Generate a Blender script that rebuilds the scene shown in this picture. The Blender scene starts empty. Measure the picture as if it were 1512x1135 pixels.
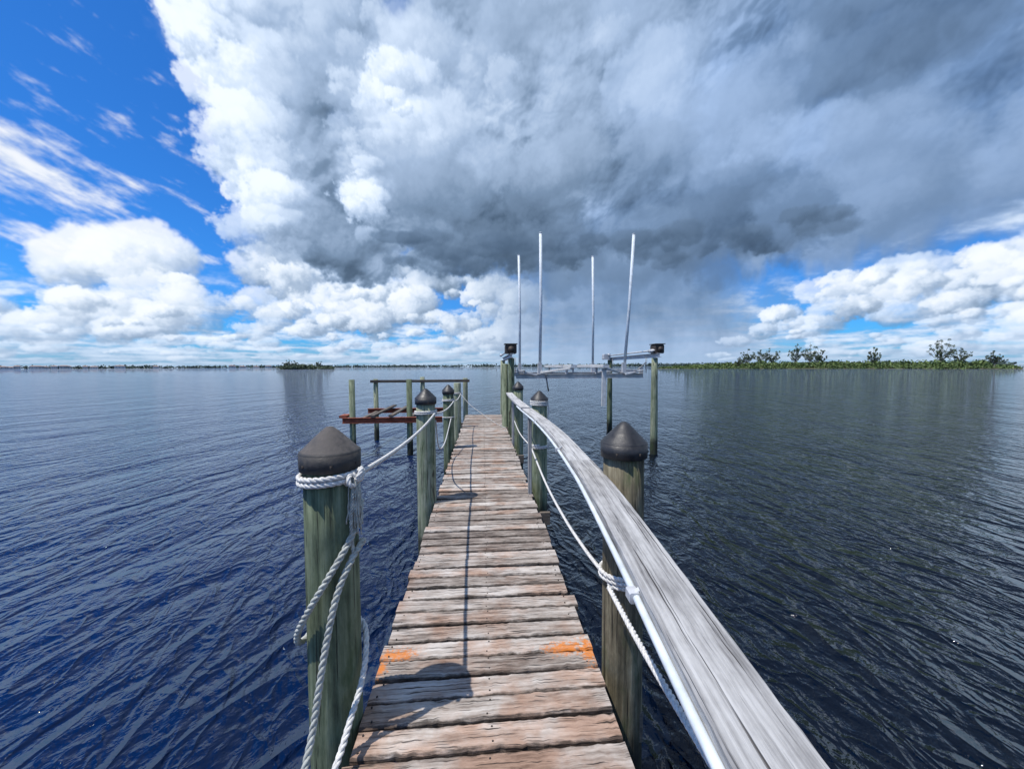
import bpy, math, random, time
import numpy as np
from mathutils import Vector, Matrix
random.seed(7); rng=np.random.default_rng(7)
sc=bpy.context.scene
sc.view_settings.view_transform='Standard'; sc.view_settings.look='None'
sc.view_settings.exposure=0; sc.view_settings.gamma=1
WATER=-0.8
# ------------------------------------------------------------------ node helper
class NT:
    def __init__(s,nt): s.nt=nt
    def n(s,t,**k):
        nd=s.nt.nodes.new(t)
        for a,b in k.items(): setattr(nd,a,b)
        return nd
    def put(s,sock,v):
        if v is None: return
        if isinstance(v,bpy.types.NodeSocket): s.nt.links.new(v,sock)
        else:
            if hasattr(sock.default_value,'__len__') and not hasattr(v,'__len__'): v=(v,)*len(sock.default_value)
            if hasattr(v,'__len__') and len(sock.default_value)==4 and len(v)==3: v=tuple(v)+(1,)
            sock.default_value=v
    def m(s,op,a,b=None,c=None,clamp=False):
        nd=s.n('ShaderNodeMath',operation=op,use_clamp=clamp)
        s.put(nd.inputs[0],a); s.put(nd.inputs[1],b); s.put(nd.inputs[2],c)
        return nd.outputs[0]
    def v(s,op,a,b=None):
        nd=s.n('ShaderNodeVectorMath',operation=op)
        s.put(nd.inputs[0],a); 
        if op=='SCALE': s.put(nd.inputs[3],b)
        else: s.put(nd.inputs[1],b)
        return nd.outputs['Value'] if op in('DOT_PRODUCT','LENGTH') else nd.outputs[0]
    def noise(s,vec,scale,detail=4,rough=.5,dist=0,out='Fac'):
        nd=s.n('ShaderNodeTexNoise'); s.put(nd.inputs['Vector'],vec)
        nd.inputs['Scale'].default_value=scale; nd.inputs['Detail'].default_value=detail
        nd.inputs['Roughness'].default_value=rough; nd.inputs['Distortion'].default_value=dist
        return nd.outputs[out]
    def ss(s,x,a,b,lo=0.,hi=1.,t='SMOOTHSTEP'):
        nd=s.n('ShaderNodeMapRange',interpolation_type=t); s.put(nd.inputs[0],x)
        for i,q in enumerate((a,b,lo,hi)): s.put(nd.inputs[i+1],q)
        return nd.outputs[0]
    def ramp(s,x,stops):
        nd=s.n('ShaderNodeValToRGB'); s.put(nd.inputs[0],x); e=nd.color_ramp.elements
        while len(e)<len(stops): e.new(.5)
        for el,(p,c) in zip(e,stops): el.position=p; el.color=tuple(c)+(1,)
        return nd.outputs[0]
    def mix(s,f,a,b,bt='MIX'):
        nd=s.n('ShaderNodeMix',data_type='RGBA',blend_type=bt)
        s.put(nd.inputs[0],f); s.put(nd.inputs[6],a); s.put(nd.inputs[7],b)
        return nd.outputs[2]
    def comb(s,x,y,z):
        nd=s.n('ShaderNodeCombineXYZ')
        for i,q in enumerate((x,y,z)): s.put(nd.inputs[i],q)
        return nd.outputs[0]
    def sep(s,v):
        nd=s.n('ShaderNodeSeparateXYZ'); s.put(nd.inputs[0],v); return nd.outputs
    def bump(s,h,dist,strength=1,normal=None):
        nd=s.n('ShaderNodeBump'); s.put(nd.inputs['Height'],h)
        nd.inputs['Distance'].default_value=dist; nd.inputs['Strength'].default_value=strength
        if normal is not None: s.put(nd.inputs['Normal'],normal)
        return nd.outputs[0]
def mat(name):
    mt=bpy.data.materials.new(name); mt.use_nodes=True
    nt=mt.node_tree; nt.nodes.clear()
    g=NT(nt); out=g.n('ShaderNodeOutputMaterial'); p=g.n('ShaderNodeBsdfPrincipled')
    nt.links.new(p.outputs[0],out.inputs[0])
    return mt,g,p
def attr(g,name,o='Vector'):
    return g.n('ShaderNodeAttribute',attribute_name=name).outputs[o]

# ------------------------------------------------------------------ cloud synthesis (azimuth/elevation map of the whole sky)
T0=time.time()
W_,H_=4096,2048; PPD=W_/360.
NR=1040; r0=H_-NR
AZ1=((np.arange(W_)+.5)/PPD-90.).astype(np.float32); EL1=(((np.arange(NR)+r0+.5)/H_-.5)*180.).astype(np.float32)
rt=np.random.default_rng(11); TBL=rt.random((6,256,256)).astype(np.float32)
ANG=(TBL[0]*6.28318); GX=np.cos(ANG); GY=np.sin(ANG)
def perlin(x,y,sd):
    xi=np.floor(x);yi=np.floor(y);fx=x-xi;fy=y-yi
    xi=(xi.astype(np.int32)+sd*37);yi=(yi.astype(np.int32)+sd*91)
    u=fx*fx*fx*(fx*(fx*6-15)+10);v=fy*fy*fy*(fy*(fy*6-15)+10)
    def gr(a,b,dx,dy):
        i=(xi+a)&255;j=(yi+b)&255; return GX[i,j]*dx+GY[i,j]*dy
    n0=gr(0,0,fx,fy);n1=gr(1,0,fx-1,fy);n2=gr(0,1,fx,fy-1);n3=gr(1,1,fx-1,fy-1)
    a=n0+(n1-n0)*u;b=n2+(n3-n2)*u
    return (a+(b-a)*v)*1.5
def fbm(x,y,sd,o=5,r=.5):
    s=0;a=1;t=0
    for k in range(o):
        s=s+a*perlin(x,y,sd+k*5);t+=a;a*=r
        x,y=x*1.62-y*1.22+3.1,x*1.22+y*1.62+1.7
    return s/t
def worley(x,y,sd):
    xi=np.floor(x);yi=np.floor(y);fx=x-xi;fy=y-yi
    xi=(xi.astype(np.int32)+sd*53);yi=(yi.astype(np.int32)+sd*29); dm=np.full(x.shape,9,np.float32)
    for a in(-1,0,1):
        for b in(-1,0,1):
            i=(xi+a)&255;j=(yi+b)&255
            dx=a+TBL[1][i,j]-fx;dy=b+TBL[2][i,j]-fy
            dm=np.minimum(dm,dx*dx+dy*dy)
    return dm
def billow(x,y,sd,o=4,r=.5):
    s=0;a=1;t=0
    for k in range(o):
        q=(1-np.minimum(worley(x,y,sd+k*7),1.)) if k<2 else 0
        w=1.35*np.abs(perlin(x*1.1,y*1.1,sd+k*3+50))
        s=s+a*((q*.5+w*.5) if k<2 else w); t+=a;a*=r
        x,y=x*1.75-y*1.25+5.3,x*1.25+y*1.75+2.9
    return s/t
def blur(a,sg):
    s=sg*PPD; pad=int(3*s)+1
    b=np.pad(a,pad,mode='edge'); fy=np.fft.fftfreq(b.shape[0])[:,None];fx=np.fft.rfftfreq(b.shape[1])[None]
    f=np.fft.rfft2(b)*np.exp(-2*(np.pi*s)**2*(fx*fx+fy*fy))
    return np.fft.irfft2(f,s=b.shape)[pad:-pad,pad:-pad].astype(np.float32)
def sst(x,a,b):
    t=np.clip((x-a)/(b-a),0,1); return t*t*(3-2*t)
def inpoly(A,E,P):
    c=np.zeros(A.shape,bool); n=len(P)
    for i in range(n):
        x1,y1=P[i];x2,y2=P[(i+1)%n]
        if y1==y2: continue
        c^=((y1>E)!=(y2>E))&(A<(x2-x1)*(E-y1)/(y2-y1)+x1)
    return c.astype(np.float32)
def win(a0,a1,e0,e1):
    i0,i1=np.searchsorted(AZ1,[a0,a1]);j0,j1=np.searchsorted(EL1,[e0,e1])
    A,E=np.meshgrid(AZ1[i0:i1],EL1[j0:j1]); return (slice(j0,j1),slice(i0,i1)),A,E
def B(A,E,l,base=0.):
    s=np.full(np.shape(A),base,np.float32)
    for a,e,wa,we,w in l: s=s+w*np.exp(-((A-a)/wa)**2-((E-e)/we)**2)
    return s
SH=np.full((NR,W_),.8,np.float32);AL=np.zeros((NR,W_),np.float32);TI=np.zeros((NR,W_),np.float32)
def comp(sl,sh,al,ti):
    a0=AL[sl]; an=al+a0*(1-al); k=al/np.maximum(an,1e-4)
    SH[sl]=SH[sl]*(1-k)+sh*k; TI[sl]=TI[sl]*(1-k)+ti*k; AL[sl]=an
ty,tx=np.meshgrid(np.arange(1100,dtype=np.float32),np.arange(2200,dtype=np.float32),indexing='ij')
TN=fbm(tx/60.,ty/60.,200,7,.58); TB=billow(tx/42.,ty/42.,210,6,.58)-.45
lr=np.random.default_rng(5)
def lobe(a,e,ra,re,hi,lo,op=.9,edge=.22,ti=0.,nz=1.,fade=(-.75,.1)):
    i0,i1=np.searchsorted(AZ1,[a-ra*1.9,a+ra*1.9]);j0,j1=np.searchsorted(EL1,[max(-1.3,e-re*1.9),e+re*1.9])
    if i1-i0<3 or j1-j0<3: return
    A,E=np.meshgrid(AZ1[i0:i1],EL1[j0:j1]); sl=(slice(j0,j1),slice(i0,i1))
    k=58./(ra*PPD)*lr.uniform(.8,1.3)
    ny,nx=A.shape; oy=lr.integers(0,max(1,1100-int(ny*k)-2));ox=lr.integers(0,2200-int(nx*k)-2)
    if k<1:
        yy=oy+np.arange(ny)*k;xx=ox+np.arange(nx)*k; y0=yy.astype(int);x0=xx.astype(int);fy=(yy-y0)[:,None];fx=(xx-x0)[None]
        def smp(T): return (T[y0][:,x0]*(1-fx)+T[y0][:,x0+1]*fx)*(1-fy)+(T[y0+1][:,x0]*(1-fx)+T[y0+1][:,x0+1]*fx)*fy
    else:
        y0=np.minimum((oy+np.arange(ny)*k).astype(int),1099);x0=(ox+np.arange(nx)*k).astype(int)
        def smp(T): return T[y0][:,x0]
    n=smp(TN);b=smp(TB)
    dx=(A-a)/ra+n*.35*nz;dy=(E-e)/re+n*.3*nz-b*.12; r2=dx*dx+dy*dy
    f=1-r2+nz*(.75*n+.75*b); al=sst(f,0,edge)*op
    lam=-.46*dx+.70*dy+.45*np.sqrt(np.clip(1.1-r2,0,1.1))+nz*(n*.55+b*.65)
    al=al*sst(lam,*fade)*sst(1.8-np.sqrt(((A-a)/ra)**2+((E-e)/re)**2),0,.4)
    comp(sl,lo+(hi-lo)*sst(lam,-.45,1.05),al.astype(np.float32),np.float32(ti))
def puffs(A,E,poly,sc_,sd,mblur,wisp=.3,bil=1.0,soft=.12,ysq=1.25,rough=.52,mk=1.3,warp=1.,lx=-.50,ly=.72):
    M=(blur(inpoly(A,E,poly),mblur)-.5)*2
    X=A*np.cos(np.radians(E*.8))
    wx=fbm(X/(sc_*1.5),E/(sc_*1.5),sd+1,6,.55)*sc_*warp; wy=fbm(X/(sc_*1.5)+9,E/(sc_*1.5),sd+2,6,.55)*sc_*warp
    H,Wd=A.shape
    j=np.clip(np.arange(H)[:,None]+(wy*PPD).astype(int),0,H-1); i=np.clip(np.arange(Wd)[None]+(wx*PPD).astype(int),0,Wd-1)
    M=M[j,i]
    x=(X+wx*.5)/sc_; y=(E+wy*.5)/sc_*ysq
    b=billow(x,y,sd,6,rough); n=fbm(X/(sc_*.9),E/(sc_*.9)*ysq,sd+3,8,.56)
    f=M*mk+(b-.5)*bil*1.4+n*wisp
    al=sst(f,0,soft)*.7+sst(f,-soft*1.6,soft*2.5)*.3
    h=(1-np.exp(-np.clip(f,0,9)*1.1))*sc_*.6+b*sc_*1.0+n*sc_*.35
    lam=0
    for sg,wt in ((.09,.22),(.3,.33),(sc_*.22,.45)):
        hb=blur(h,sg); gy,gx=np.gradient(hb); gx*=PPD;gy*=PPD
        lam=lam+wt*((-gx*lx-gy*ly)+.55)/np.sqrt(1+gx*gx+gy*gy)
    return f,al,lam-.5,b-blur(b,sc_*.5),n,b,wx,wy
# broken cloud to the right of and behind the viewer; clear sky to the left
sl,A,E=win(-90,271,-1.5,90)
n=fbm(A/22.,E/15.,40,6,.55)
out=sst(A,95,108)*sst(A,262,225)
comp(sl,.68+n*.5,sst(n+.05,-.02,.3)*out*.85,n*0)
# distant rows near the horizon
sl,A,E=win(-80,110,-1.4,13)
le=np.log(np.maximum(E,0)+1.2)
ny=fbm(A/7.,le*5.,3,7,.58); b=billow(A/3.6,le*5.5,9,5,.55)
f=ny*1.2+(b-.45)*.8+.50-.06*E
comp(sl,np.clip(.70+ny*.40+(b-.5)*.35,0,1),sst(f,-.1,.6)*sst(E,13,6)*.88*sst(A,-80,-70),ny*0+.3)
def cumfield(poly,N,size,hi,lo,grow,mfun,seed,ti,amin,amax,emax):
    r_=np.random.default_rng(seed); sl,A,E=win(amin,amax,-1.4,24)
    M=blur(inpoly(A,E,poly),.5); pts=[]
    while len(pts)<N:
        a=r_.uniform(amin,amax);e=r_.uniform(.6,emax)
        j=min(max(int((e+1.4)*PPD),0),M.shape[0]-1);i=min(max(int((a-amin)*PPD),0),M.shape[1]-1)
        if M[j,i]>r_.uniform(.45,.8): pts.append((a,e))
    pts.sort(key=lambda q:-q[1]+r_.uniform(-2.5,2.5))
    for a,e in pts:
        s=size*r_.choice([.5,.8,1.2,1.8],p=[.38,.32,.2,.10])*r_.uniform(.8,1.2)*(.40+grow*e); m=float(mfun(np.array(a),np.array(e)))
        fl=min(1.,.35+e*.1); con=min(1.,.40+e*.1)
        hi_=.88+(hi-.88)*con; lo_=.66+(lo-.66)*con
        lobe(a,e,s*r_.uniform(1.1,1.6)*(1.25-.25*fl),s*r_.uniform(.75,1.0)*fl,min(1.05,hi_+m*.8+r_.uniform(-.06,.05)),lo_+m+r_.uniform(-.05,.05),op=r_.uniform(.45,.9)*(.55+.45*fl),edge=.45,ti=ti+.2*(1-con),nz=1.35,fade=(-.9,.2))
mL=lambda a,e:B(a,e,[(-39,13,8,4,.04),(-20,15,9,3.5,-.24),(-5,13,8,3,-.24),(-24,7,10,2.5,-.07),(-10,4,16,2.5,-.12),(-47,4,12,3,-.05)])
pL=[(-80,8),(-54,8.0),(-48.4,8.2),(-45.2,8.6),(-43.6,11.2),(-40.7,12.8),(-37,12.6),(-35.2,9.4),(-33.8,3.4),(-31.0,3.4),(-30.0,9),(-28.6,14.0),(-24,16),(-14,15),(-1,12.6),(8,10.6),(9,6),(6,.3),(-80,.3)]
cumfield(pL,330,2.3,1.0,.47,.058,mL,3,.16,-79,12,17)
# veil: rain curtain and soft haze under the storm base
sl,A,E=win(-24,110,-1.4,28)
n=fbm(A/5.,E/14.,71,6,.55)
v1=sst(A+n*6,-9,13)*sst(A+E*.45+n*5,46,31)*.93
v2=sst(E+n*5,9.5,14.)*sst(A,24,34)*.95*sst(A,109,98)
al=np.maximum(v1,v2)*sst(E,28,22)
sh=B(A,E,[(22,10,9,5,-.05),(9,12,6,3,.02),(52,15,12,3,-.02)],.475)+.13*sst(E,8,0)+n*.10+.06*fbm(A/3.,E/2.,75,7,.55)
comp(sl,sh,al,al*.45+.3*sst(A,34,44))
mR=lambda a,e:B(a,e,[(50,6,10,2,-.14),(36,3,6,3,-.12),(52,2,12,1.5,-.08),(56,9,8,2,-.05)])
pR=[(29,.3),(31,1.5),(34,3.6),(36.6,4.8),(38.5,6.6),(41,8.0),(43,9.6),(46,11.0),(49.6,9.4),(52.7,9.8),(58,10),(80,10),(100,10),(100,.3)]
cumfield(pR,240,2.2,1.0,.48,.06,mR,8,.16,29,100,12)
sl,A,E=win(38,100,5,20)
n=fbm(A/5.,E/1.6,301,7,.6); q=E-.10*(A-50)
comp(sl,.86+n*.2,sst(B(A,q,[(58,12.4,9,1.1,1.),(47,10.5,5,1.2,.5)])+n*.9,.3,1.2)*.8,n*0+.1)
# cirrus
sl,A,E=win(-80,-26,6,32)
q=E+.23*(A+46)
n=fbm((A+E*.6)/4.,q/1.5,81,8,.62); n2=fbm(A/6.,E/3.,85,6,.58)
c=B(A,q,[(-50,18.6,9,1.6,1.0),(-45,17.2,6,1.3,.7),(-52,15.2,9,1.0,.8),(-36,15.4,5,.9,.5),(-60,20,12,2.5,.6),(-46,12.0,9,1.0,.6)])+B(A,E,[(-39.3,24.3,1.0,.8,.6),(-35.8,23.6,1.2,1.0,.7),(-34,17,1.5,1.8,.4)])
al=sst(c+n*1.4+n2*.9,.2,1.5)*.9
comp(sl,.88+n*.2,al,n*0)
# storm cloud: smooth body
sl,A,E=win(-62,112,5,86)
poly=[(-42,88),(-40,45),(-36.0,34.5),(-35,31),(-33.,29),(-32.5,26),(-30.0,24),(-28.5,21),(-29,18.4),(-27.,16),(-24,12.5),(-20,11.6),(-14,11.5),(-10.4,13.4),(-3,13.6),(6.5,12.6),(16,14.6),(26.5,14.4),(35.6,13.2),(42.7,14.8),(48.2,17),(56,17),(75,18),(105,25),(108,45),(108,88)]
f,al,lam,ao,n,b,wx,wy=puffs(A,E,poly,5.0,5,1.9,wisp=1.3,bil=.7,soft=.5,ysq=1.15,mk=1.35,warp=1.1,rough=.55)
al=al*sst(A,111,100)
C=np.cos(np.radians(E*.8)); big=fbm(A*C/10.,E/8.,140,7,.5); med=fbm(A*C/4.5,E/3.6,150,7,.55)
u,v=A+wx*.9+med*2.,E+wy*.9+big*2
ML=[(-31,31,5.5,7,.20),(-12,33,6.5,5,.20),(-15.8,22.4,2.6,4.4,.24),(-24,40,10,6,.08),(-27,20,4,4,.14),(-22,29,4,6,-.04),
  (6,18.5,14,4.2,-.33),(-2,22,9,4,-.08),(5,14.6,12,2.2,-.12),(18,26.5,5,4,-.17),(36,17,9,3.8,-.32),(26,19.5,7,4,-.17),(49,30,9,5.5,-.26),(-20,14.5,8,4,-.12),
  (26,33,7,5,.08),(12,36,7,5,.07),(40,24,7,5,.05),(1,31,6,4,.16),(44,42,14,8,-.12),(53,20,8,4,-.05),(-5,27,5,3,.09)]
m=B(u,v,ML,.50)
thin=sst(f,.9,.0)*.22*sst(A,10,-22)+sst(f,.8,0)*.08
sh=m+.55*(lam*.28+ao*.15)+thin+big*.28+med*.14
ti=B(A,E,[(52,19,10,5,.7),(55,32,16,14,.6),(34,28,14,10,.4),(22,18,14,4,.35)],.32)
hole=B(A,E,[(-11,40.5,3.2,2.0,1.)]); al=al*(1-sst(hole+n*.8,.45,1.)*.9)
comp(sl,sh,al,np.clip(ti,0,1))
r_=np.random.default_rng(21); P=[]
for i in range(190):
    a=r_.uniform(-36,70);e=r_.uniform(15,56)
    if a<-34.5+(33-e)*.42+1.5: continue
    P.append((a,e,1.))
for i in range(90):
    e=r_.uniform(17,46); a=-34.3+(33-e)*.40+abs(r_.normal())*3.4+.6; P.append((a,e,.62))
for i in range(34): P.append((-12+r_.normal()*4.6,32.5+r_.normal()*3.2,.55))
for i in range(20): P.append((-15.8+r_.normal()*1.5,22.6+r_.normal()*2.8,.42))
for i in range(16): P.append((-27.5+r_.normal()*2.,19+r_.normal()*2.8,.6))
P.sort(key=lambda q:-q[1]+r_.uniform(-7,7))
for a,e,k in P:
    mm=float(B(np.array(a),np.array(e),ML,.50))
    br=float(B(np.array(a),np.array(e),[(-32,30,6,10,1.),(-12,33,5,4,.9),(-15.8,22.4,2.4,4,.9),(-28,19,4,4,.8)])); br=min(br,1)
    con=.72+.45*float(sst(np.array(a),45,0)); s=r_.uniform(2.0,6.5)*(1-.30*br)*k
    lobe(a,e,s*r_.uniform(1,1.5)/math.cos(math.radians(e)),s*r_.uniform(.8,1.05),min(1.03,mm+(.15+.24*br)*con+r_.uniform(-.04,.04)),mm-(.12+.09*br)*con,op=r_.uniform(.30,.62)+.18*br,edge=.6-.2*br,ti=.32+.25*float(sst(np.array(a),10,40)),nz=1.3,fade=(-.7,.45))
for i in range(34):
    a=r_.uniform(-12,44);e=13.6+r_.uniform(0,3.8)
    lobe(a,e,r_.uniform(2,4.5),r_.uniform(.8,1.6),.27,.15,op=.5,edge=.7,ti=.4,nz=1.2)
PIX=np.zeros((H_,W_,4),np.float32); PIX[...,3]=1; PIX[...,0]=.6; PIX[...,1]=1.
PIX[r0:,:,0]=np.clip(SH,0,1);PIX[r0:,:,1]=np.clip(AL,0,1);PIX[r0:,:,2]=np.clip(TI,0,1)
img=bpy.data.images.new('cloud_map',W_,H_,alpha=False,float_buffer=False); img.colorspace_settings.name='Non-Color'
img.pixels.foreach_set(PIX.ravel()); img.update(); img.pack()
print('SKY',time.time()-T0)

# ------------------------------------------------------------------ sun & sky
SUN=Vector((.50,.17,-1.28)).normalized()
L=bpy.data.lights.new('sun','SUN'); L.energy=4.6; L.angle=math.radians(.5); L.color=(1,.95,.88)
lo=bpy.data.objects.new('sun',L); sc.collection.objects.link(lo)
lo.rotation_euler=SUN.to_track_quat('-Z','Y').to_euler()
w=bpy.data.worlds.new("World"); sc.world=w; w.use_nodes=True
w.node_tree.nodes.clear(); g=NT(w.node_tree)
tc=g.n('ShaderNodeTexCoord').outputs['Generated']
d=g.v('NORMALIZE',tc); x,y,z=g.sep(d)
en=g.n('ShaderNodeTexEnvironment'); en.image=img; en.interpolation='Cubic'; g.put(en.inputs[0],d)
shade,alpha,tint=g.sep(en.outputs[0])
ccol=g.ramp(shade,[(0,(.045,.068,.10)),(.22,(.095,.142,.20)),(.42,(.21,.29,.39)),(.60,(.42,.52,.65)),(.78,(.72,.80,.89)),(.92,(.96,.98,1.0)),(1,(1.0,1.0,1.0))])
ccol=g.mix(g.m('MULTIPLY',tint,.75),ccol,g.mix(1,ccol,(.66,.94,1.42),'MULTIPLY'))
ccol=g.v('SCALE',ccol,10.3)
sky=g.n('ShaderNodeTexSky',sky_type='NISHITA'); sky.sun_disc=False
sky.sun_elevation=math.radians(67); sky.sun_rotation=math.radians(-107)
sky.air_density=1.0; sky.dust_density=.4; sky.ozone_density=2.5
skc=g.mix(1,sky.outputs[0],(.22,.80,1.55),'MULTIPLY')
col=g.mix(alpha,skc,ccol)
hz=g.ss(z,.05,-.005,0,.55)
col=g.mix(hz,col,(3.7,5.3,7.3))
bg=g.n('ShaderNodeBackground'); g.put(bg.inputs[0],col); bg.inputs[1].default_value=.1
wo=g.n('ShaderNodeOutputWorld'); w.node_tree.links.new(bg.outputs[0],wo.inputs[0])

# ------------------------------------------------------------------ materials
def wood(name,cols,gs=(2.,45.,45.),stain=None,rough=.85,crack=.6,dark_water=False,lichen=False,bd=.004,edge=None):
    mt,g,p=mat(name)
    gc=attr(g,'gc'); rnd=attr(g,'rnd','Fac')
    off=g.v('ADD',gc,g.comb(g.m('MULTIPLY',rnd,37.),g.m('MULTIPLY',rnd,11.),0))
    v1=g.v('MULTIPLY',off,gs)
    n=g.noise(v1,1,7,.66); n2=g.noise(g.v('MULTIPLY',off,(5,14,14)),1,5,.7)
    f=g.m('ADD',g.m('MULTIPLY',n,.80),g.m('MULTIPLY',n2,.5))
    f=g.m('ADD',f,g.m('ADD',g.m('MULTIPLY',g.m('SUBTRACT',rnd,.5),.24),-.08))
    c=g.ramp(f,cols)
    pos=g.n('ShaderNodeNewGeometry').outputs['Position']
    if stain:
        s=g.noise(g.v('ADD',pos,g.comb(0,g.m('MULTIPLY',rnd,3),0)),2.3,5,.6)
        X,Y,Z=g.sep(pos)
        near=g.ss(Y,2.3,1.2,0,.14)
        s=g.ss(g.m('ADD',s,g.m('ADD',near,g.m('MULTIPLY',rnd,.10))),.50,.74,0,.85)
        c=g.mix(s,c,g.mix(1,c,stain,'MULTIPLY'))
    cr=g.noise(g.v('MULTIPLY',off,(gs[0]*1.2,gs[1]*2.2,gs[2]*2.2)),1,3,.6)
    crk=g.ss(cr,.41,.31,0,crack); c=g.mix(crk,c,(.03,.024,.02))
    if edge:   # darkened, noise-broken arrises so the gaps between boards read stronger
        U,V,Wz=g.sep(gc)
        e_=g.m('ADD',g.m('ABSOLUTE',V),g.m('MULTIPLY',g.m('SUBTRACT',g.noise(g.v('MULTIPLY',off,(9,30,30)),1,5,.7),.5),.06))
        c=g.mix(g.ss(e_,edge-.012,edge+.006,0,.85),c,(.035,.026,.02))
    if lichen:
        for (cx,cy,rx,ry) in ((.47,2.2,.14,.06),(-.5,2.23,.12,.05),(.60,2.17,.06,.12),(-.57,2.12,.04,.06)):
            q=g.v('MULTIPLY',g.v('SUBTRACT',pos,(cx,cy,0)),(1/rx,1/ry,0))
            k=g.m('SUBTRACT',1.3,g.v('LENGTH',q)); k=g.m('ADD',k,g.m('MULTIPLY',g.m('SUBTRACT',g.noise(pos,38,5,.75),.5),4.))
            c=g.mix(g.ss(k,.1,1.1,0,.9),c,(.60,.19,.03))
    if dark_water:
        X,Y,Z=g.sep(pos)
        k=g.m('ADD',Z,g.m('MULTIPLY',g.noise(pos,9,4,.6),.25))
        c=g.mix(g.ss(k,-.12,-.38,0,.92),c,(.018,.018,.016))
        kn=g.noise(g.v('MULTIPLY',pos,(7,7,2.2)),1,5,.7); c=g.mix(g.ss(kn,.52,.70,0,.6),c,(.05,.08,.028))
        kk=g.noise(g.v('MULTIPLY',pos,(11,11,3.2)),1,2,.5); c=g.mix(g.ss(kk,.66,.74,0,.8),c,(.035,.025,.018))
    g.put(p.inputs['Base Color'],c); p.inputs['Roughness'].default_value=rough
    p.inputs['Specular IOR Level'].default_value=.25
    h=g.m('ADD',n,g.m('MULTIPLY',crk,-.8))
    g.put(p.inputs['Normal'],g.bump(h,bd,.9))
    return mt
M_deck=wood('deck_wood',[(.30,(.06,.046,.038)),(.44,(.19,.155,.13)),(.57,(.36,.315,.275)),(.78,(.60,.555,.505))],gs=(3.4,46.,46.),stain=(.76,.52,.40),lichen=True,crack=.95,bd=.010,edge=.060)
M_rail=wood('rail_wood',[(.3,(.10,.097,.095)),(.45,(.25,.245,.24)),(.6,(.41,.405,.395)),(.8,(.57,.565,.55))],gs=(1.6,60,60),crack=.9)
M_pile=wood('piling_wood',[(.3,(.05,.06,.038)),(.45,(.12,.15,.09)),(.6,(.215,.25,.16)),(.8,(.36,.37,.27))],gs=(1.3,26,26),dark_water=True,crack=.85,bd=.010)
M_pileb=wood('piling_wood_brown',[(.3,(.05,.045,.03)),(.45,(.15,.13,.085)),(.6,(.28,.25,.17)),(.8,(.42,.38,.28))],gs=(1.3,26,26),dark_water=True,crack=.85,bd=.010)
M_beam=wood('old_beam_wood',[(.3,(.035,.03,.025)),(.5,(.10,.085,.07)),(.75,(.2,.17,.14))],crack=.6)
M_rust=wood('rusty_beam',[(.3,(.06,.015,.010)),(.5,(.17,.045,.025)),(.75,(.3,.10,.06))],gs=(6,9,9),crack=.3)
def simple(name,c,rough=.5,metal=0,var=.25,sc_=14,bd=0):
    mt,g,p=mat(name)
    pos=g.n('ShaderNodeNewGeometry').outputs['Position']
    n=g.noise(pos,sc_,6,.65)
    a=tuple(q*(1-var) for q in c); b=tuple(min(1,q*(1+var)) for q in c)
    g.put(p.inputs['Base Color'],g.ramp(n,[(.3,a),(.7,b)]))
    g.put(p.inputs['Roughness'],g.ss(n,.3,.7,rough*.8,min(1,rough*1.2))); p.inputs['Metallic'].default_value=metal
    if bd: g.put(p.inputs['Normal'],g.bump(n,bd))
    return mt
M_capk=simple('black_cap_plastic',(.022,.022,.024),.5,0,.5,20,.003)
M_capb=simple('weathered_cap',(.085,.075,.068),.8,0,.5,25,.004)
M_bandb=simple('weathered_cap_band',(.035,.033,.032),.7,0,.5,25,.004)
M_rope=simple('rope_fibre',(.60,.59,.56),.9,0,.35,60,.001)
M_ropeg=simple('old_rope_fibre',(.40,.41,.37),.95,0,.4,50,.001)
M_pvc=simple('white_pvc',(.60,.65,.68),.5,0,.2,8)
M_alu=simple('dull_aluminium',(.50,.51,.52),.6,.15,.3,6)
M_dark=simple('motor_housing',(.06,.045,.035),.6,.2,.4,12)
M_steel=simple('cable_steel',(.2,.2,.2),.5,.6)
M_gap=simple('nail_head',(.03,.022,.018),.8)

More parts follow.
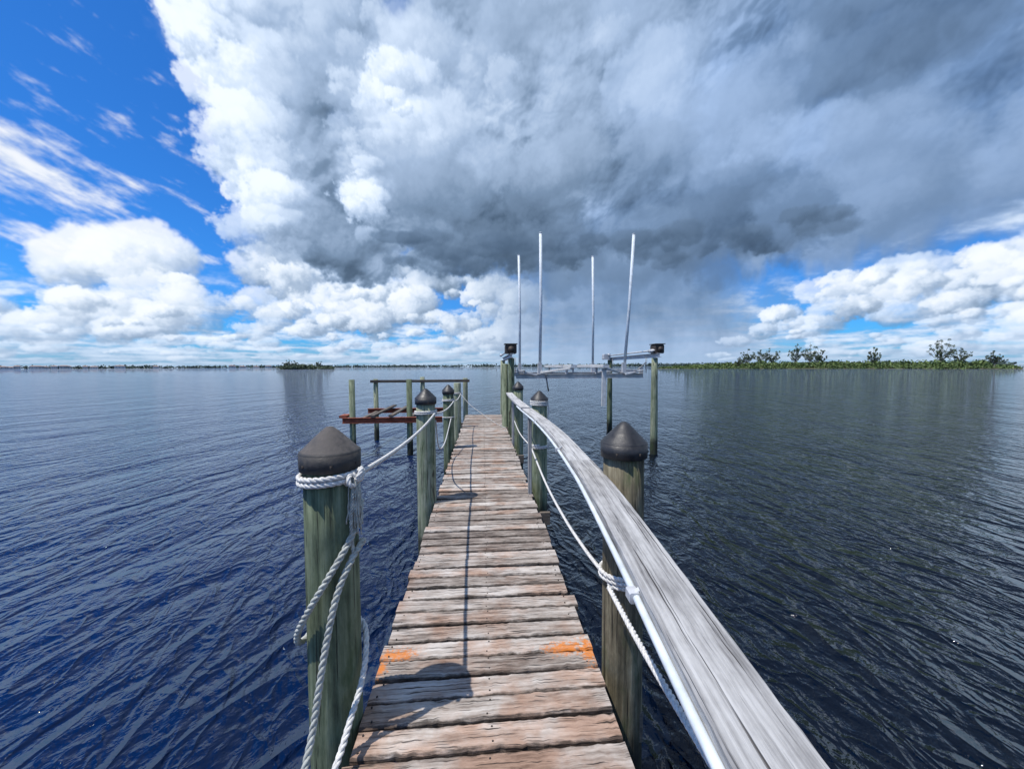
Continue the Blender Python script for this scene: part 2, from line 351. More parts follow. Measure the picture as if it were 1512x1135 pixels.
# ------------------------------------------------------------------ mesh builder
class MB:
    def __init__(s): s.V=[];s.F=[];s.M=[];s.G=[];s.R=[];s.S=[]
    def add(s,vs,fs,gc,rnd=0,m=0,smooth=False):
        o=len(s.V); s.V+= [tuple(v) for v in vs]; s.G+=[tuple(q) for q in gc]; s.R+=[rnd]*len(vs)
        for f in fs: s.F.append([i+o for i in f]); s.M.append(m); s.S.append(smooth)
    def beam(s,p0,p1,wd,ht,m=0,rnd=None,up=(0,0,1),ch=.12,seg=1,jit=0):
        p0=Vector(p0);p1=Vector(p1);t=(p1-p0);Ln=t.length;t.normalize();up=Vector(up)
        if abs(t.dot(up))>.95: up=Vector((0,1,0))
        r=t.cross(up).normalized(); u=r.cross(t).normalized()
        c=min(wd,ht)*ch; a=wd/2;b=ht/2
        prof=[(-a+c,-b),(a-c,-b),(a,-b+c),(a,b-c),(a-c,b),(-a+c,b),(-a,b-c),(-a,-b+c)]
        vs=[];gc=[];n=8
        for k in range(seg+1):
            f=k/seg; jL=random.gauss(0,jit) if jit else 0; jR=random.gauss(0,jit) if jit else 0
            if jit and random.random()<.06: jL+=jit*3.
            if jit and random.random()<.06: jR-=jit*3.
            for (q,h) in prof:
                jr=jR if q>0 else jL
                vs.append(p0+t*(Ln*f)+r*(q+jr)+u*h); gc.append((Ln*f,q,h))
        fs=[[k*n+i,k*n+(i+1)%n,(k+1)*n+(i+1)%n,(k+1)*n+i] for k in range(seg) for i in range(n)]
        fs.append(list(range(n))[::-1]); fs.append([seg*n+i for i in range(n)])
        s.add(vs,fs,gc,random.random() if rnd is None else rnd,m)
    def tube(s,pts,r,n=8,m=0,rnd=None,cap=True,smooth=True):
        pts=[Vector(q) for q in pts]; N=len(pts); rs=r if hasattr(r,'__len__') else [r]*N
        T=[(pts[min(i+1,N-1)]-pts[max(i-1,0)]).normalized() for i in range(N)]
        a=Vector((0,0,1)) if abs(T[0].z)<.9 else Vector((1,0,0))
        nr=(a-T[0]*a.dot(T[0])).normalized(); vs=[];gc=[];al=0
        for i in range(N):
            nr=(nr-T[i]*nr.dot(T[i])).normalized(); b=T[i].cross(nr)
            if i: al+=(pts[i]-pts[i-1]).length
            for k in range(n):
                A=2*math.pi*k/n; o=nr*math.cos(A)*rs[i]+b*math.sin(A)*rs[i]
                vs.append(pts[i]+o); gc.append((al,math.cos(A)*rs[i],math.sin(A)*rs[i]))
        fs=[[i*n+k,i*n+(k+1)%n,(i+1)*n+(k+1)%n,(i+1)*n+k] for i in range(N-1) for k in range(n)]
        if cap: fs.append(list(range(n))[::-1]); fs.append([(N-1)*n+k for k in range(n)])
        s.add(vs,fs,gc,random.random() if rnd is None else rnd,m,smooth)
    def lathe(s,c,prof,n=28,m=0,rnd=None,wob=0,smooth=True):
        vs=[];gc=[];ph=random.uniform(0,6)
        for (r,z) in prof:
            for k in range(n):
                A=2*math.pi*k/n; rr=r*(1+wob*(math.sin(3*A+ph+z*1.3)*.5+math.sin(7*A+ph*2+z*.7)*.35))
                vs.append((c[0]+rr*math.cos(A),c[1]+rr*math.sin(A),c[2]+z)); gc.append((z,rr*math.cos(A),rr*math.sin(A)))
        fs=[[i*n+k,i*n+(k+1)%n,(i+1)*n+(k+1)%n,(i+1)*n+k] for i in range(len(prof)-1) for k in range(n)]
        fs.append([(len(prof)-1)*n+k for k in range(n)])
        s.add(vs,fs,gc,random.random() if rnd is None else rnd,m,smooth)
    def obj(s,name,mats,parent=None):
        me=bpy.data.meshes.new(name); me.from_pydata(s.V,[],s.F)
        for q in mats: me.materials.append(q)
        me.polygons.foreach_set('material_index',s.M); me.polygons.foreach_set('use_smooth',s.S)
        a=me.attributes.new('gc','FLOAT_VECTOR','POINT'); a.data.foreach_set('vector',np.array(s.G,dtype=np.float32).ravel())
        a=me.attributes.new('rnd','FLOAT','POINT'); a.data.foreach_set('value',np.array(s.R,dtype=np.float32))
        o=bpy.data.objects.new(name,me); sc.collection.objects.link(o)
        if parent: o.parent=parent
        return o
def empty(name):
    e=bpy.data.objects.new(name,None); sc.collection.objects.link(e); return e
def crom(P,step=.01):
    P=[Vector(q) for q in P]; P=[2*P[0]-P[1]]+P+[2*P[-1]-P[-2]]; out=[]
    for i in range(1,len(P)-2):
        a,b,c,d_=P[i-1:i+3]; n=max(2,int((c-b).length/step))
        for k in range(n):
            t=k/n; out.append(.5*((2*b)+(c-a)*t+(2*a-5*b+4*c-d_)*t*t+(3*b-a-3*c+d_)*t**3))
    out.append(P[-2]); return out
def rope(mb,P,R=.012,m=0,pitch=None,step=None,n=6,lump=0):
    pitch=pitch or R*6.5; step=step or pitch/9
    pts=crom(P,step); N=len(pts)
    T=[(pts[min(i+1,N-1)]-pts[max(i-1,0)]).normalized() for i in range(N)]
    a=Vector((0,0,1)) if abs(T[0].z)<.9 else Vector((1,0,0))
    nr=(a-T[0]*a.dot(T[0])).normalized(); fr=[];al=0
    for i in range(N):
        nr=(nr-T[i]*nr.dot(T[i])).normalized()
        if i: al+=(pts[i]-pts[i-1]).length
        fr.append((pts[i],nr.copy(),T[i].cross(nr),al))
    for s_ in range(3):
        q=[c+(u*math.cos(l/pitch*6.283+s_*2.094)+v_*math.sin(l/pitch*6.283+s_*2.094))*R*.52 for c,u,v_,l in fr]
        mb.tube(q,R*.56,n,m)
def sag(a,b,s_,n=8):
    a=Vector(a);b=Vector(b); return [a.lerp(b,i/n)-Vector((0,0,s_*4*(i/n)*(1-i/n))) for i in range(n+1)]

# ------------------------------------------------------------------ dock
dock=empty('wooden_dock')
mb=MB(); XL,XR=-.585,.615
yy=-1.2; k=0
while yy<13.45:
    wd=.129+random.uniform(-.007,.005); j0=random.uniform(-.020,.014); j1=random.uniform(-.014,.022)
    if random.random()<.1: j1+=.022
    zz=random.uniform(-.009,.006); tl=random.uniform(-.006,.006); sk=random.uniform(-.005,.005)
    mb.beam((XL+j0,yy+wd/2-sk,zz-.019-tl),(XR+j1,yy+wd/2+sk,zz-.019+tl),wd,.038,0,up=(0,0,1),ch=.2,seg=50,jit=.0019)
    for xx in (XL+.045,XR-.05,0.02):
        for q in (.03,.105):
            X=xx+random.uniform(-.012,.012)
            mb.lathe((X,yy+q+random.uniform(-.006,.006),zz),[(.0045,-.004),(.0045,.0022),(.003,.003)],8,1)
    yy+=wd+random.uniform(.009,.019)
mb.obj('deck_boards',[M_deck,M_gap],dock)
mb=MB()
for X in (-.50,.53,.0):
    y0=-1.2
    for y1 in (2.9,6.8,10.3,13.42):
        mb.beam((X,y0,-.150),(X,y1-.004,-.150),.045,.19,0); y0=y1
for Y in (1.84+.19,5.0,8.3,11.0,13.3):
    mb.beam((-.78,Y,-.335),(.86,Y,-.335),.05,.17,0)
mb.obj('stringers',[M_beam],dock)

def piling(x,y,top,r=.115,capmat=None,cap=True,name='dock_piling',wm=None,band=None):
    mb=MB(); zb=top-(.19 if cap else 0)
    zs=np.linspace(-3,zb+.03 if cap else zb,14)
    mb.lathe((x,y,0),[(r*(1.06-.05*(z_+3)/4),z_) for z_ in zs]+([] if cap else [(r*.9,zb+.008)]),26,0,wob=.03)
    if cap:
        R=r*1.12
        mb.lathe((x,y,zb),[(R*.98,-.002),(R*1.03,0),(R*1.04,.075)],32,3)
        mb.lathe((x,y,zb+.0001),[(R*1.04,.075),(R*1.02,.082),(R*.97,.085)],32,3)
        mb.lathe((x,y,zb+.0002),[(R*.97,.085),(R*.62,.130),(R*.28,.172),(R*.12,.187),(.004,.19)],32,1)
        for A in (-1.2,-2.2,-.3):
            mb.lathe((x+R*1.03*math.cos(A),y+R*1.03*math.sin(A),zb+.03),[(.006,-.006),(.006,.006)],6,2)
    return mb.obj(name,[wm or M_pile,capmat or M_capk,M_gap,band or M_capk])
piling(-.70,1.84,1.38,.113,M_capb,band=M_bandb)
piling(.77,2.09,1.345,.108,M_capk,wm=M_pileb)
piling(-.70,4.85,1.385,.112,M_capk)
piling(-.70,7.98,1.29,.105,M_capk)
piling(-.70,10.8,1.20,.095,cap=False)
piling(-.60,13.5,1.25,.08,cap=False)
piling(.83,5.75,1.29,.112,M_capk)
piling(.79,8.8,1.31,.105,M_capk)

# ------------------------------------------------------------------ handrail
RP=[(.35,-.6,1.05),(.40,.0,1.05),(.445,.55,1.05),(.535,1.36,1.052),(.592,2.0,1.056),(.622,2.45,1.05),(.672,3.48,1.045),(.672,4.3,1.045),(.645,5.1,1.05),(.61,6.5,1.05),(.59,7.9,1.055),(.60,8.9,1.055)]
def board_along(mb,pts,wd,th,m=0,rnd=.3):
    vs=[];gc=[];al=0;n=8;a=wd/2;b=th/2;c=.005
    prof=[(-a+c,-b),(a-c,-b),(a,-b+c),(a,b-c),(a-c,b),(-a+c,b),(-a,b-c),(-a,-b+c)]
    for i,P in enumerate(pts):
        t=(pts[min(i+1,len(pts)-1)]-pts[max(i-1,0)]).normalized(); r=t.cross(Vector((0,0,1))).normalized(); u=r.cross(t)
        if i: al+=(P-pts[i-1]).length
        for q,h in prof: vs.append(P+r*(q+random.gauss(0,.0008))+u*(h-b)); gc.append((al,q,h))
    N=len(pts)
    fs=[[k*n+i,k*n+(i+1)%n,(k+1)*n+(i+1)%n,(k+1)*n+i] for k in range(N-1) for i in range(n)]
    fs.append(list(range(n))[::-1]); fs.append([(N-1)*n+i for i in range(n)])
    mb.add(vs,fs,gc,rnd,m)
rail=empty('wooden_handrail'); R_=crom(RP,.05)
mb=MB()
i1=min(range(len(R_)),key=lambda i:abs(R_[i].y-2.47)); i2=min(range(len(R_)),key=lambda i:abs(R_[i].y-5.7))
board_along(mb,R_[:i1],.146,.038,0,.31)
board_along(mb,[q+Vector((.008,0,-.010)) for q in R_[i1:i2]],.143,.038,0,.62)
board_along(mb,[q+Vector((-.004,0,0)) for q in R_[i2:]],.143,.038,0,.83)
mb.obj('top_board',[M_rail],rail)
mb=MB(); mb.beam((.60,5.02,-.1),(.60,5.02,1.008),.045,.06,0); mb.beam((.645,8.45,-.1),(.645,8.45,1.012),.05,.08,0)
mb.beam((.655,2.0,.93),(.655,2.22,.93),.03,.12,0)
mb.obj('support_post',[M_rail],rail)
mb=MB()
pp=[]
for i,q in enumerate(R_):
    if q.y<6.2:
        t=(R_[min(i+1,len(R_)-1)]-R_[max(i-1,0)]).normalized(); r=t.cross(Vector((0,0,1))).normalized()
        pp.append(q-r*.083+Vector((0,0,-.034+.004*math.sin(q.y*3))))
mb.tube(pp,.0105,10,0)
for Y in (1.02,2.9,4.4):
    c=min(pp,key=lambda q:abs(q.y-Y)); mb.beam(c+Vector((-.004,0,0)),c+Vector((-.003,.035,0)),.03,.03,1); mb.beam(c+Vector((.0,.012,.012)),c+Vector((.03,.012,.03)),.016,.004,1)
mb.obj('conduit_pipe',[M_pvc,M_alu],rail)

# ------------------------------------------------------------------ ropes
def ring(cx,cy,z,r,a0,turns,dz=0,n=14,tilt=(0,0)):
    out=[]
    for i in range(int(n*turns)+1):
        A=a0+2*math.pi*i/n
        out.append((cx+r*math.cos(A),cy+r*math.sin(A),z+dz*i/n+tilt[0]*math.cos(A)+tilt[1]*math.sin(A)))
    return out
mb=MB()
P1=(-.70,1.84);kn=Vector((-.575,1.77,1.165))
rope(mb,ring(*P1,1.125,.130,-.4,2.15,.024,tilt=(.004,0)),.0125,0)
for i in range(5):
    c=kn+Vector((random.uniform(-.02,.03),random.uniform(-.02,.03),random.uniform(-.02,.015)))
    ax=Vector((random.uniform(-1,1),random.uniform(-1,1),random.uniform(-.6,.6))).normalized(); e1=ax.orthogonal().normalized(); e2=ax.cross(e1)
    rope(mb,[c+e1*.026*math.cos(A)+e2*.022*math.sin(A) for A in np.linspace(0,6.6,10)],.0105,0)
a=Vector((-.56,1.80,1.17)); b=Vector((-.583,4.80,1.085)); c=Vector((-.588,7.95,.96)); e=Vector((-.605,10.75,.92))
rope(mb,sag(a,b,.05),.012,0); rope(mb,sag(b,c,.06,10),.011,0,n=5); rope(mb,sag(c,e,.06),.010,0,n=4)
rope(mb,ring(-.70,4.85,1.07,.127,0,2.1,.022),.011,0,n=5); rope(mb,ring(-.70,7.98,.95,.118,0,2.1,.022),.011,0,n=5)
rope(mb,ring(-.70,10.8,.9,.105,0,2.1,.022),.010,0,n=4)
rope(mb,[(-.60,10.7,.9),(-.35,10.6,.62),(0,10.5,.36),(.35,10.4,.13),(.6,10.3,.02)],.009,0,n=4)
rope(mb,[(-.59,4.9,.98),(-.63,5.6,.5),(-.66,6.8,.35),(-.64,7.9,.62)],.010,0,n=4)
rope(mb,ring(-.70,7.98,.62,.115,0,1.2,.02),.010,0,n=4)
mb.obj('mooring_rope',[M_rope])
mb=MB()
for i in range(26):
    l=random.uniform(.12,.26); s0=kn+Vector((random.uniform(-.015,.03),random.uniform(-.02,.02),-.01))
    q=[s0]; dx=random.uniform(-.02,.012)
    for k in range(1,9):
        q.append(s0+Vector((dx*k/8+random.uniform(-.003,.003),random.uniform(-.004,.004),-l*k/8)))
    mb.tube(crom(q,.01),[.0035]*len(crom(q,.01)),4,0)
rope(mb,[kn+Vector((.01,-.01,-.01)),kn+Vector((.0,-.02,-.1)),kn+Vector((-.012,-.012,-.2)),kn+Vector((-.008,-.01,-.34))],.008,0)
rope(mb,[kn+Vector((.02,.0,-.01)),kn+Vector((.012,-.01,-.1)),kn+Vector((.0,-.01,-.16))],.011,0)
mb.obj('frayed_rope_end',[M_ropeg])
mb=MB()
rope(mb,[(-.60,1.95,1.0),(-.575,1.82,.95),(-.60,1.745,.87),(-.66,1.702,.76),(-.745,1.70,.62),(-.818,1.74,.49),(-.846,1.80,.40),(-.835,1.88,.38),(-.78,1.965,.47),(-.69,1.975,.64),(-.60,1.92,.79),(-.565,1.83,.84),(-.585,1.745,.80),(-.63,1.695,.68),(-.665,1.66,.5),(-.685,1.62,.33),(-.70,1.57,.16),(-.715,1.45,.0),(-.73,1.25,-.12)],.0145,0)
mb.obj('mooring_rope',[M_ropeg])
mb=MB()
rope(mb,[(-.66,1.97,.42),(-.585,1.91,.385),(-.558,1.83,.31),(-.560,1.76,.22),(-.575,1.66,.15),(-.583,1.55,.10),(-.60,1.40,.06),(-.62,1.2,.05)],.0135,0)
mb.obj('mooring_rope',[M_rope])
mb=MB()
rope(mb,[(.50,.2,.80),(.555,.6,.70),(.60,1.0,.59),(.628,1.5,.52),(.645,1.95,.50)],.0125,0)
rope(mb,ring(.77,2.09,.47,.122,-2.6,2.2,.024),.0125,0)
rope(mb,[(.65,2.05,.52),(.665,2.5,.44),(.672,3.2,.38),(.675,4.2,.38),(.70,5.7,.46)],.0115,0)
rope(mb,ring(.83,5.75,.45,.126,-2.6,2.2,.022),.011,0,n=5)
rope(mb,[(.70,5.75,.46),(.67,7.2,.42),(.68,8.8,.48)],.010,0,n=4)
rope(mb,ring(.83,5.75,1.15,.126,0,3.2,-.024),.012,0,n=5)
rope(mb,[(.95,5.7,1.12),(.96,5.68,1.0),(.94,5.66,.86),(.95,5.66,.72)],.010,0,n=5)
mb.obj('mooring_rope',[M_rope])

# ------------------------------------------------------------------ boat lift (right)
lift=empty('boat_lift')
def ibeam(mb,p0,p1,w_,h_,m=0):
    p0=Vector(p0);p1=Vector(p1); up=Vector((0,0,1)); t=.012
    mb.beam(p0+up*(h_/2-t/2),p1+up*(h_/2-t/2),w_,t,m); mb.beam(p0-up*(h_/2-t/2),p1-up*(h_/2-t/2),w_,t,m)
    mb.beam(p0,p1,t,h_-2*t-.001,m)
mb=MB()
for (X,Y) in ((.76,10.5),(.72,14.2),(4.72,10.5),(4.68,14.2)):
    zs=np.linspace(-3,1.86,10)
    mb.lathe((X,Y,0),[(.118-.004*(i),z_) for i,z_ in enumerate(zs)]+[(.055,1.865)],20,0,wob=.03)
mb.lathe((.60,10.65,0),[(.09,-3),(.08,1.7),(.06,1.72)],18,0,wob=.03)
mb.obj('pilings',[M_pile],lift)
mb=MB()
for X in (.76,4.72):
    ibeam(mb,(X,10.2,1.93),(X,14.5,1.90),.1,.11,0)
    mb.tube([(X-.1,10.3,2.06),(X-.1,14.4,2.02)],.022,10,0)
    for Y in (10.5,14.2): mb.tube([(X-.1,Y-.12,2.05),(X-.1,Y+.12,2.05)],.05,12,0)
mb.obj('top_beam',[M_alu],lift)
mb=MB()
for X,k in ((.76,1.),(4.78,.8)):
    mb.beam((X-.02,10.28,2.1),(X-.02,10.62,2.1),.30*k,.24,0,ch=.1)
    mb.beam((X-.02,10.24,2.235),(X-.02,10.66,2.235),.34*k,.02,0)
    mb.tube([(X-.02,10.2,2.09),(X-.02,10.285,2.09)],.085*k,16,0)
mb.beam((4.55,14.1,1.98),(4.55,14.35,1.98),.25,.2,1)
mb.obj('motor',[M_dark,M_alu],lift)
mb=MB()
for Y in (10.9,13.8):
    ibeam(mb,(.92,Y,1.37),(4.56,Y,1.37),.12,.13,0)
    for X in (1.0,4.5): mb.beam((X,Y,1.44),(X,Y,1.60),.1,.1,0)
    mb.beam((.98,Y-.1,1.52),(1.5,Y-.1,1.40),.05,.05,0); mb.beam((4.52,Y-.1,1.52),(4.0,Y-.1,1.40),.05,.05,0)
ibeam(mb,(1.15,10.7,1.50),(1.15,14.0,1.50),.07,.08,0); ibeam(mb,(4.3,10.7,1.50),(4.3,14.0,1.50),.07,.08,0)
for X in (2.35,3.2):
    for Y in (10.9,13.8): mb.beam((X,Y,1.44),(X,Y,1.60),.06,.09,0)
    mb.beam((X,10.0,1.64),(X-.03,14.3,1.64),.16,.08,1)
mb.beam((2.35,10.1,1.60),(1.55,10.95,1.46),.06,.06,1); mb.beam((3.2,10.1,1.60),(3.9,10.95,1.46),.06,.06,1)
mb.beam((3.2,10.22,.58),(3.22,10.24,1.58),.11,.05,1)
mb.obj('cradle',[M_alu,simple('bunk_board',(.58,.585,.57),.9,0,.2,9)],lift)
mb=MB()
for X in (.86,4.62):
    for Y in (10.9,13.8):
        mb.tube([(X,Y,1.45),(X+.02,Y,1.9)],.006,6,0); mb.tube([(X+.04,Y,1.45),(X+.05,Y,1.9)],.006,6,0)
mb.tube([(4.62,10.85,1.75)]+[(4.62-.75*t,10.85,1.75-.3*math.sin(2.2*t)-.05*t) for t in (.2,.4,.6,.8)]+[(3.8,10.85,1.5)],.014,6,0)
mb.tube([(1.75,10.85,1.42),(1.8,10.85,1.1),(1.83,10.85,.95)],.02,6,0)
mb.obj('cables',[M_steel],lift)
mb=MB()
for b0,t0 in (((1.59,10.9,1.44),(1.615,10.9,5.30)),((4.0,10.9,1.44),(4.25,10.9,5.32)),((1.30,13.8,1.44),(1.28,13.8,5.5)),((3.92,13.8,1.44),(3.90,13.8,5.5))):
    b0=Vector(b0);t0=Vector(t0); mid=b0.lerp(t0,.5)+Vector((.02,0,0))
    mb.tube([b0,mid,t0],.042,12,0); mb.tube([t0,t0+Vector((0,0,.02))],.046,12,0)
    mb.beam(b0+Vector((0,0,-.02)),b0+Vector((0,0,.3)),.12,.09,1)
mb.obj('guide_poles',[M_pvc,M_alu],lift)

# ------------------------------------------------------------------ small lift (left)
jl=empty('jet_ski_lift')
mb=MB()
for (X,Y,t) in ((-3.57,11,1.30),(-2.03,11,1.30),(-3.57,13.4,1.24),(-2.03,13.4,1.30)):
    mb.lathe((X,Y,0),[(.085,-3),(.082,-1),(.076,t),(.06,t+.006)],18,0,wob=.03)
mb.obj('pilings',[M_pile],jl)
mb=MB()
mb.beam((-3.72,13.3,1.17),(-.45,13.3,1.17),.06,.09,0)
mb.beam((-3.50,11.1,.12),(-3.50,13.9,.16),.09,.10,0); mb.beam((-2.15,11.1,.12),(-2.15,13.9,.16),.09,.10,0)
mb.beam((-3.0,10.8,.32),(-3.0,13.6,.34),.12,.05,0);mb.beam((-2.5,10.8,.32),(-2.5,13.6,.34),.12,.05,0)
mb.obj('timber_beams',[M_beam],jl)
mb=MB()
ibeam(mb,(-3.80,10.88,.20),(-1.12,10.88,.20),.12,.15,0); ibeam(mb,(-3.80,13.25,.20),(-1.12,13.25,.20),.12,.15,0)
mb.beam((-3.8,10.9,.30),(-3.8,11.3,.30),.2,.07,0)
mb.obj('rusty_cradle',[M_rust],jl)

# ------------------------------------------------------------------ water
mt,g2,p2=mat('water_surface')
pos=g2.n('ShaderNodeNewGeometry').outputs['Position']
X,Y,Z=g2.sep(pos)
def rot(a,sx,sy):
    c,s_=math.cos(a),math.sin(a)
    u=g2.m('ADD',g2.m('MULTIPLY',X,c*sx),g2.m('MULTIPLY',Y,s_*sx)); v_=g2.m('ADD',g2.m('MULTIPLY',X,-s_*sy),g2.m('MULTIPLY',Y,c*sy))
    return g2.comb(u,v_,0)
def crest(n,k=1.6): return g2.m('POWER',g2.m('SUBTRACT',1,g2.m('ABSOLUTE',g2.m('SUBTRACT',g2.m('MULTIPLY',n,2),1))),k)
h1=g2.noise(rot(-.30,.5,.15),1,2,.4,.6)
h2=crest(g2.noise(rot(-.18,1.6,.60),1,2,.45,.7))
h3=crest(g2.noise(rot(.22,4.6,2.4),1,2,.5,.6),1.3)
h4=g2.noise(rot(-.5,13.,8.5),1,3,.55,.3)
h=g2.m('MULTIPLY',h1,.36)
h=g2.m('ADD',h,g2.m('MULTIPLY',h2,.110)); h=g2.m('ADD',h,g2.m('MULTIPLY',h3,.056)); h=g2.m('ADD',h,g2.m('MULTIPLY',h4,.030))
g2.put(p2.inputs['Normal'],g2.bump(h,1.0,1))
# sky reflection painted into the base colour: bluer on the left, near-black right
refl_=g2.ss(g2.m('ADD',X,g2.m('MULTIPLY',g2.noise(rot(0,.25,.12),1,3,.5),4.)),3.5,-2.0)
g2.put(p2.inputs['Base Color'],g2.mix(refl_,(.001,.0030,.009),(.001,.012,.060))); p2.inputs['Roughness'].default_value=.03; p2.inputs['IOR'].default_value=1.33
me=bpy.data.meshes.new('water'); S=9000
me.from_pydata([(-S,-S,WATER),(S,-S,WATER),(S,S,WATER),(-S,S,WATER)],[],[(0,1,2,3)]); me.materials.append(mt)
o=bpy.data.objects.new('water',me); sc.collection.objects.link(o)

# ------------------------------------------------------------------ vegetation
def leafmat(name,a,b):
    mt,g,p=mat(name); r=attr(g,'rnd','Fac'); pos=g.n('ShaderNodeNewGeometry').outputs['Position']
    n=g.noise(pos,.12,4,.6)
    f=g.m('ADD',g.m('MULTIPLY',r,.55),g.m('MULTIPLY',n,.5))
    g.put(p.inputs['Base Color'],g.ramp(f,[(.2,a),(.8,b)])); p.inputs['Roughness'].default_value=.7; return mt
M_leaf=leafmat('mangrove_leaves',(.035,.07,.018),(.14,.20,.05))
M_leafd=leafmat('tree_leaves',(.045,.065,.035),(.11,.15,.075))
M_far=leafmat('hazy_leaves',(.04,.07,.06),(.08,.12,.09))
M_bark=simple('bark',(.2,.18,.15),.9)
def leaves(mb,c,rad,n,s,m=0):
    P=rng.normal(size=(n,3)); P/=np.linalg.norm(P,axis=1)[:,None]; P*=(rng.random((n,1))**.4)
    P=P*np.array(rad)+np.array(c)
    for q in P:
        a=rng.normal(size=3);a/=np.linalg.norm(a);b=np.cross(a,rng.normal(size=3));b/=np.linalg.norm(b)
        ss_=s*rng.uniform(.6,1.4)
        mb.add([q-a*ss_-b*ss_*.5,q+a*ss_-b*ss_*.5,q+a*ss_+b*ss_*.5,q-a*ss_+b*ss_*.5],[(0,1,2,3)],[(0,0,0)]*4,float(rng.random()),m)
def polar(azd,dist): a=math.radians(azd); return dist*math.sin(a),dist*math.cos(a)
mb=MB()
for i in range(300):
    f=rng.random(); A=25.+f*(56.3-25.); dist=rng.uniform(330,380)
    hh=(1.3+3.0*min(1,f*4))*(.7+.5*rng.random())*(1 if f<.93 else max(.35,(1-f)/.07))
    xx,y_=polar(A,dist); leaves(mb,(xx,y_,WATER+hh*.5),(3.5+2*rng.random(),3,hh*.62),55,.55)
for i in range(160):
    f=rng.random(); A=25+f*31.6; xx,y_=polar(A,rng.uniform(322,328)); leaves(mb,(xx,y_,WATER+.7),(2.5,1.5,1.0),22,.4)
isl=mb.obj('mangrove_island',[M_leaf])
mb=MB(); vs=[];n=60
for i in range(n+1):
    A=24.5+32.2*i/n
    for dd,zz in ((321+random.uniform(-2,2),WATER-.3),(326,WATER+.25),(385,WATER+.3),(392,WATER-.3)):
        xx,y_=polar(A,dd); vs.append((xx,y_,zz))
fs=[[i*4+k,i*4+k+1,(i+1)*4+k+1,(i+1)*4+k] for i in range(n) for k in range(3)]
mb.add(vs,fs,[(0,0,0)]*len(vs)); mb.obj('island_shore',[simple('shore_mud',(.10,.09,.05),.9,0,.4,.4)])
def tree(A,dist,H,W,name='mangrove_tree',dens_=1.0,lm=None):
    mb=MB(); x0,y0=polar(A,dist); base=Vector((x0,y0,WATER)); th=H*.28
    fork=base+Vector((random.uniform(-.5,.5),0,th)); mb.tube([base,base.lerp(fork,.5)+Vector((.2,0,0)),fork],[.45,.36,.3],8,1)
    side=Vector((math.cos(math.radians(A)),-math.sin(math.radians(A)),0)); dp=Vector((side.y,-side.x,0))
    nb=11
    for i in range(nb):
        a=-1+2*(i+.5)/nb+random.uniform(-.15,.15)
        tip=fork+side*(a*W*.5)+dp*random.uniform(-W*.3,W*.3)+Vector((0,0,(H-th)*(1-.5*a*a)*random.uniform(.45,1.1)))
        mid=fork.lerp(tip,.5)+Vector((0,0,-.06*H*abs(a)))
        mb.tube([fork,mid,tip],[.2,.13,.05],5,1)
        for k in range(6):
            t=random.uniform(.3,1.06); c=fork.lerp(tip,t)+Vector((random.uniform(-1,1)*W*.07,random.uniform(-1,1),random.uniform(-.8,.8)))
            leaves(mb,c,(W*.065,W*.065,H*.05),int(24*dens_),.25,0)
    return mb.obj(name,[lm or M_leafd,M_bark])
for A,H,W in ((35.1,14.5,11),(36.6,13.5,12),(37.7,15,11),(40.1,17,9),(41.4,17.5,13),(42.3,14,8),(46.9,13,7),(51.8,16.5,12),(53.0,11,9),(55.0,10,7),(34.2,8,7)):
    tree(A+random.uniform(-.1,.1),345,H,W,dens_=.9 if H>12 else .7)
mb=MB()
for i in range(70):
    A=rng.uniform(-26.3,-20.4); xx,y_=polar(A,rng.uniform(520,560)); hh=rng.uniform(3,6.5)*(1-abs((A+23.9)/3.8)**2*.6)
    leaves(mb,(xx,y_,WATER+hh*.5),(4,4,hh*.6),45,.8)
mb.obj('mangrove_islet',[M_leafd])
for A,H,W in ((-25.6,12,10),(-24.7,10,9),(-22.0,10.5,9)): tree(A,540,H,W)
mb=MB()
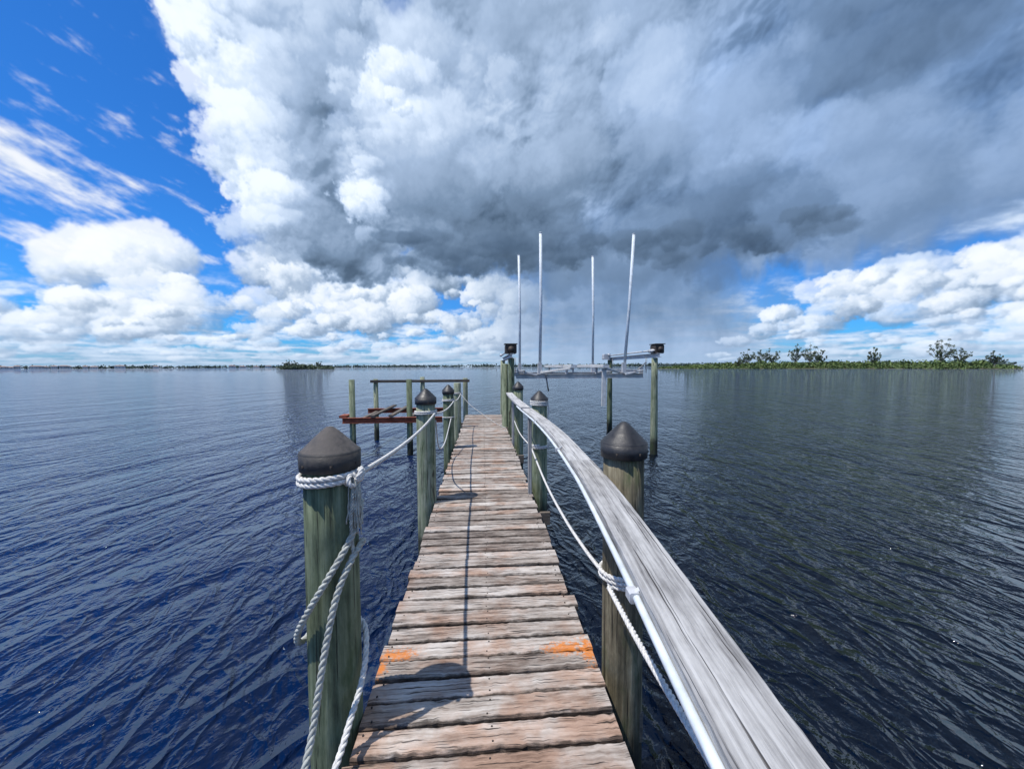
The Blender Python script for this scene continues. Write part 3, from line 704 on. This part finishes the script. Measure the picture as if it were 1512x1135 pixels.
for i in range(1100):
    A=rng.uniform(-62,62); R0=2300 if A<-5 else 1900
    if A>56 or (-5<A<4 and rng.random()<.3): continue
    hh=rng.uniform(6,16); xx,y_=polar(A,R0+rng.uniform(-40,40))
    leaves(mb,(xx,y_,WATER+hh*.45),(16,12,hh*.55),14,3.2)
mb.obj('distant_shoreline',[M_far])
M_wall=simple('house_wall',(.70,.66,.60),.8); M_roof=simple('house_roof',(.33,.24,.20),.8)
for i in range(34):
    A=random.uniform(-57,-27); xx,y_=polar(A,2230); Wd=random.uniform(14,34); Hh=random.uniform(6,11)
    mb=MB(); a=-math.radians(A); s_=Vector((math.cos(a),math.sin(a),0)); c=Vector((xx,y_,WATER))
    mb.beam(c-s_*Wd/2+Vector((0,0,Hh/2)),c+s_*Wd/2+Vector((0,0,Hh/2)),10,Hh,0,ch=.001)
    dv=Vector((-s_.y,s_.x,0)); up=Vector((0,0,1))
    v8=[c-s_*(Wd/2+1)-dv*6+up*(Hh+.01),c+s_*(Wd/2+1)-dv*6+up*(Hh+.01),c+s_*(Wd/2+1)+dv*6+up*(Hh+.01),c-s_*(Wd/2+1)+dv*6+up*(Hh+.01),c-s_*Wd*.3+up*(Hh+3),c+s_*Wd*.3+up*(Hh+3)]
    mb.add(v8,[(0,1,5,4),(2,3,4,5),(1,2,5),(3,0,4),(3,2,1,0)],[(0,0,0)]*6,0,1)
    for k in range(3):
        q=c-dv*5.03+s_*(Wd*(-.3+.3*k))+up*Hh*.5; mb.beam(q-s_*1.2,q+s_*1.2,.06,1.8,2)
    mb.obj('waterfront_house',[M_wall,M_roof,M_capk])

# ------------------------------------------------------------------ camera
cam=bpy.data.cameras.new('camera'); cam.lens=13.8; cam.sensor_width=36; cam.clip_end=30000; cam.clip_start=.02
co=bpy.data.objects.new('camera',cam); sc.collection.objects.link(co); sc.camera=co
co.matrix_world=Matrix.Translation((0,0,1.65))@Matrix.Rotation(math.radians(-4.24),4,'Z')@Matrix.Rotation(math.radians(90-2.65),4,'X')@Matrix.Rotation(math.radians(-.25),4,'Z')
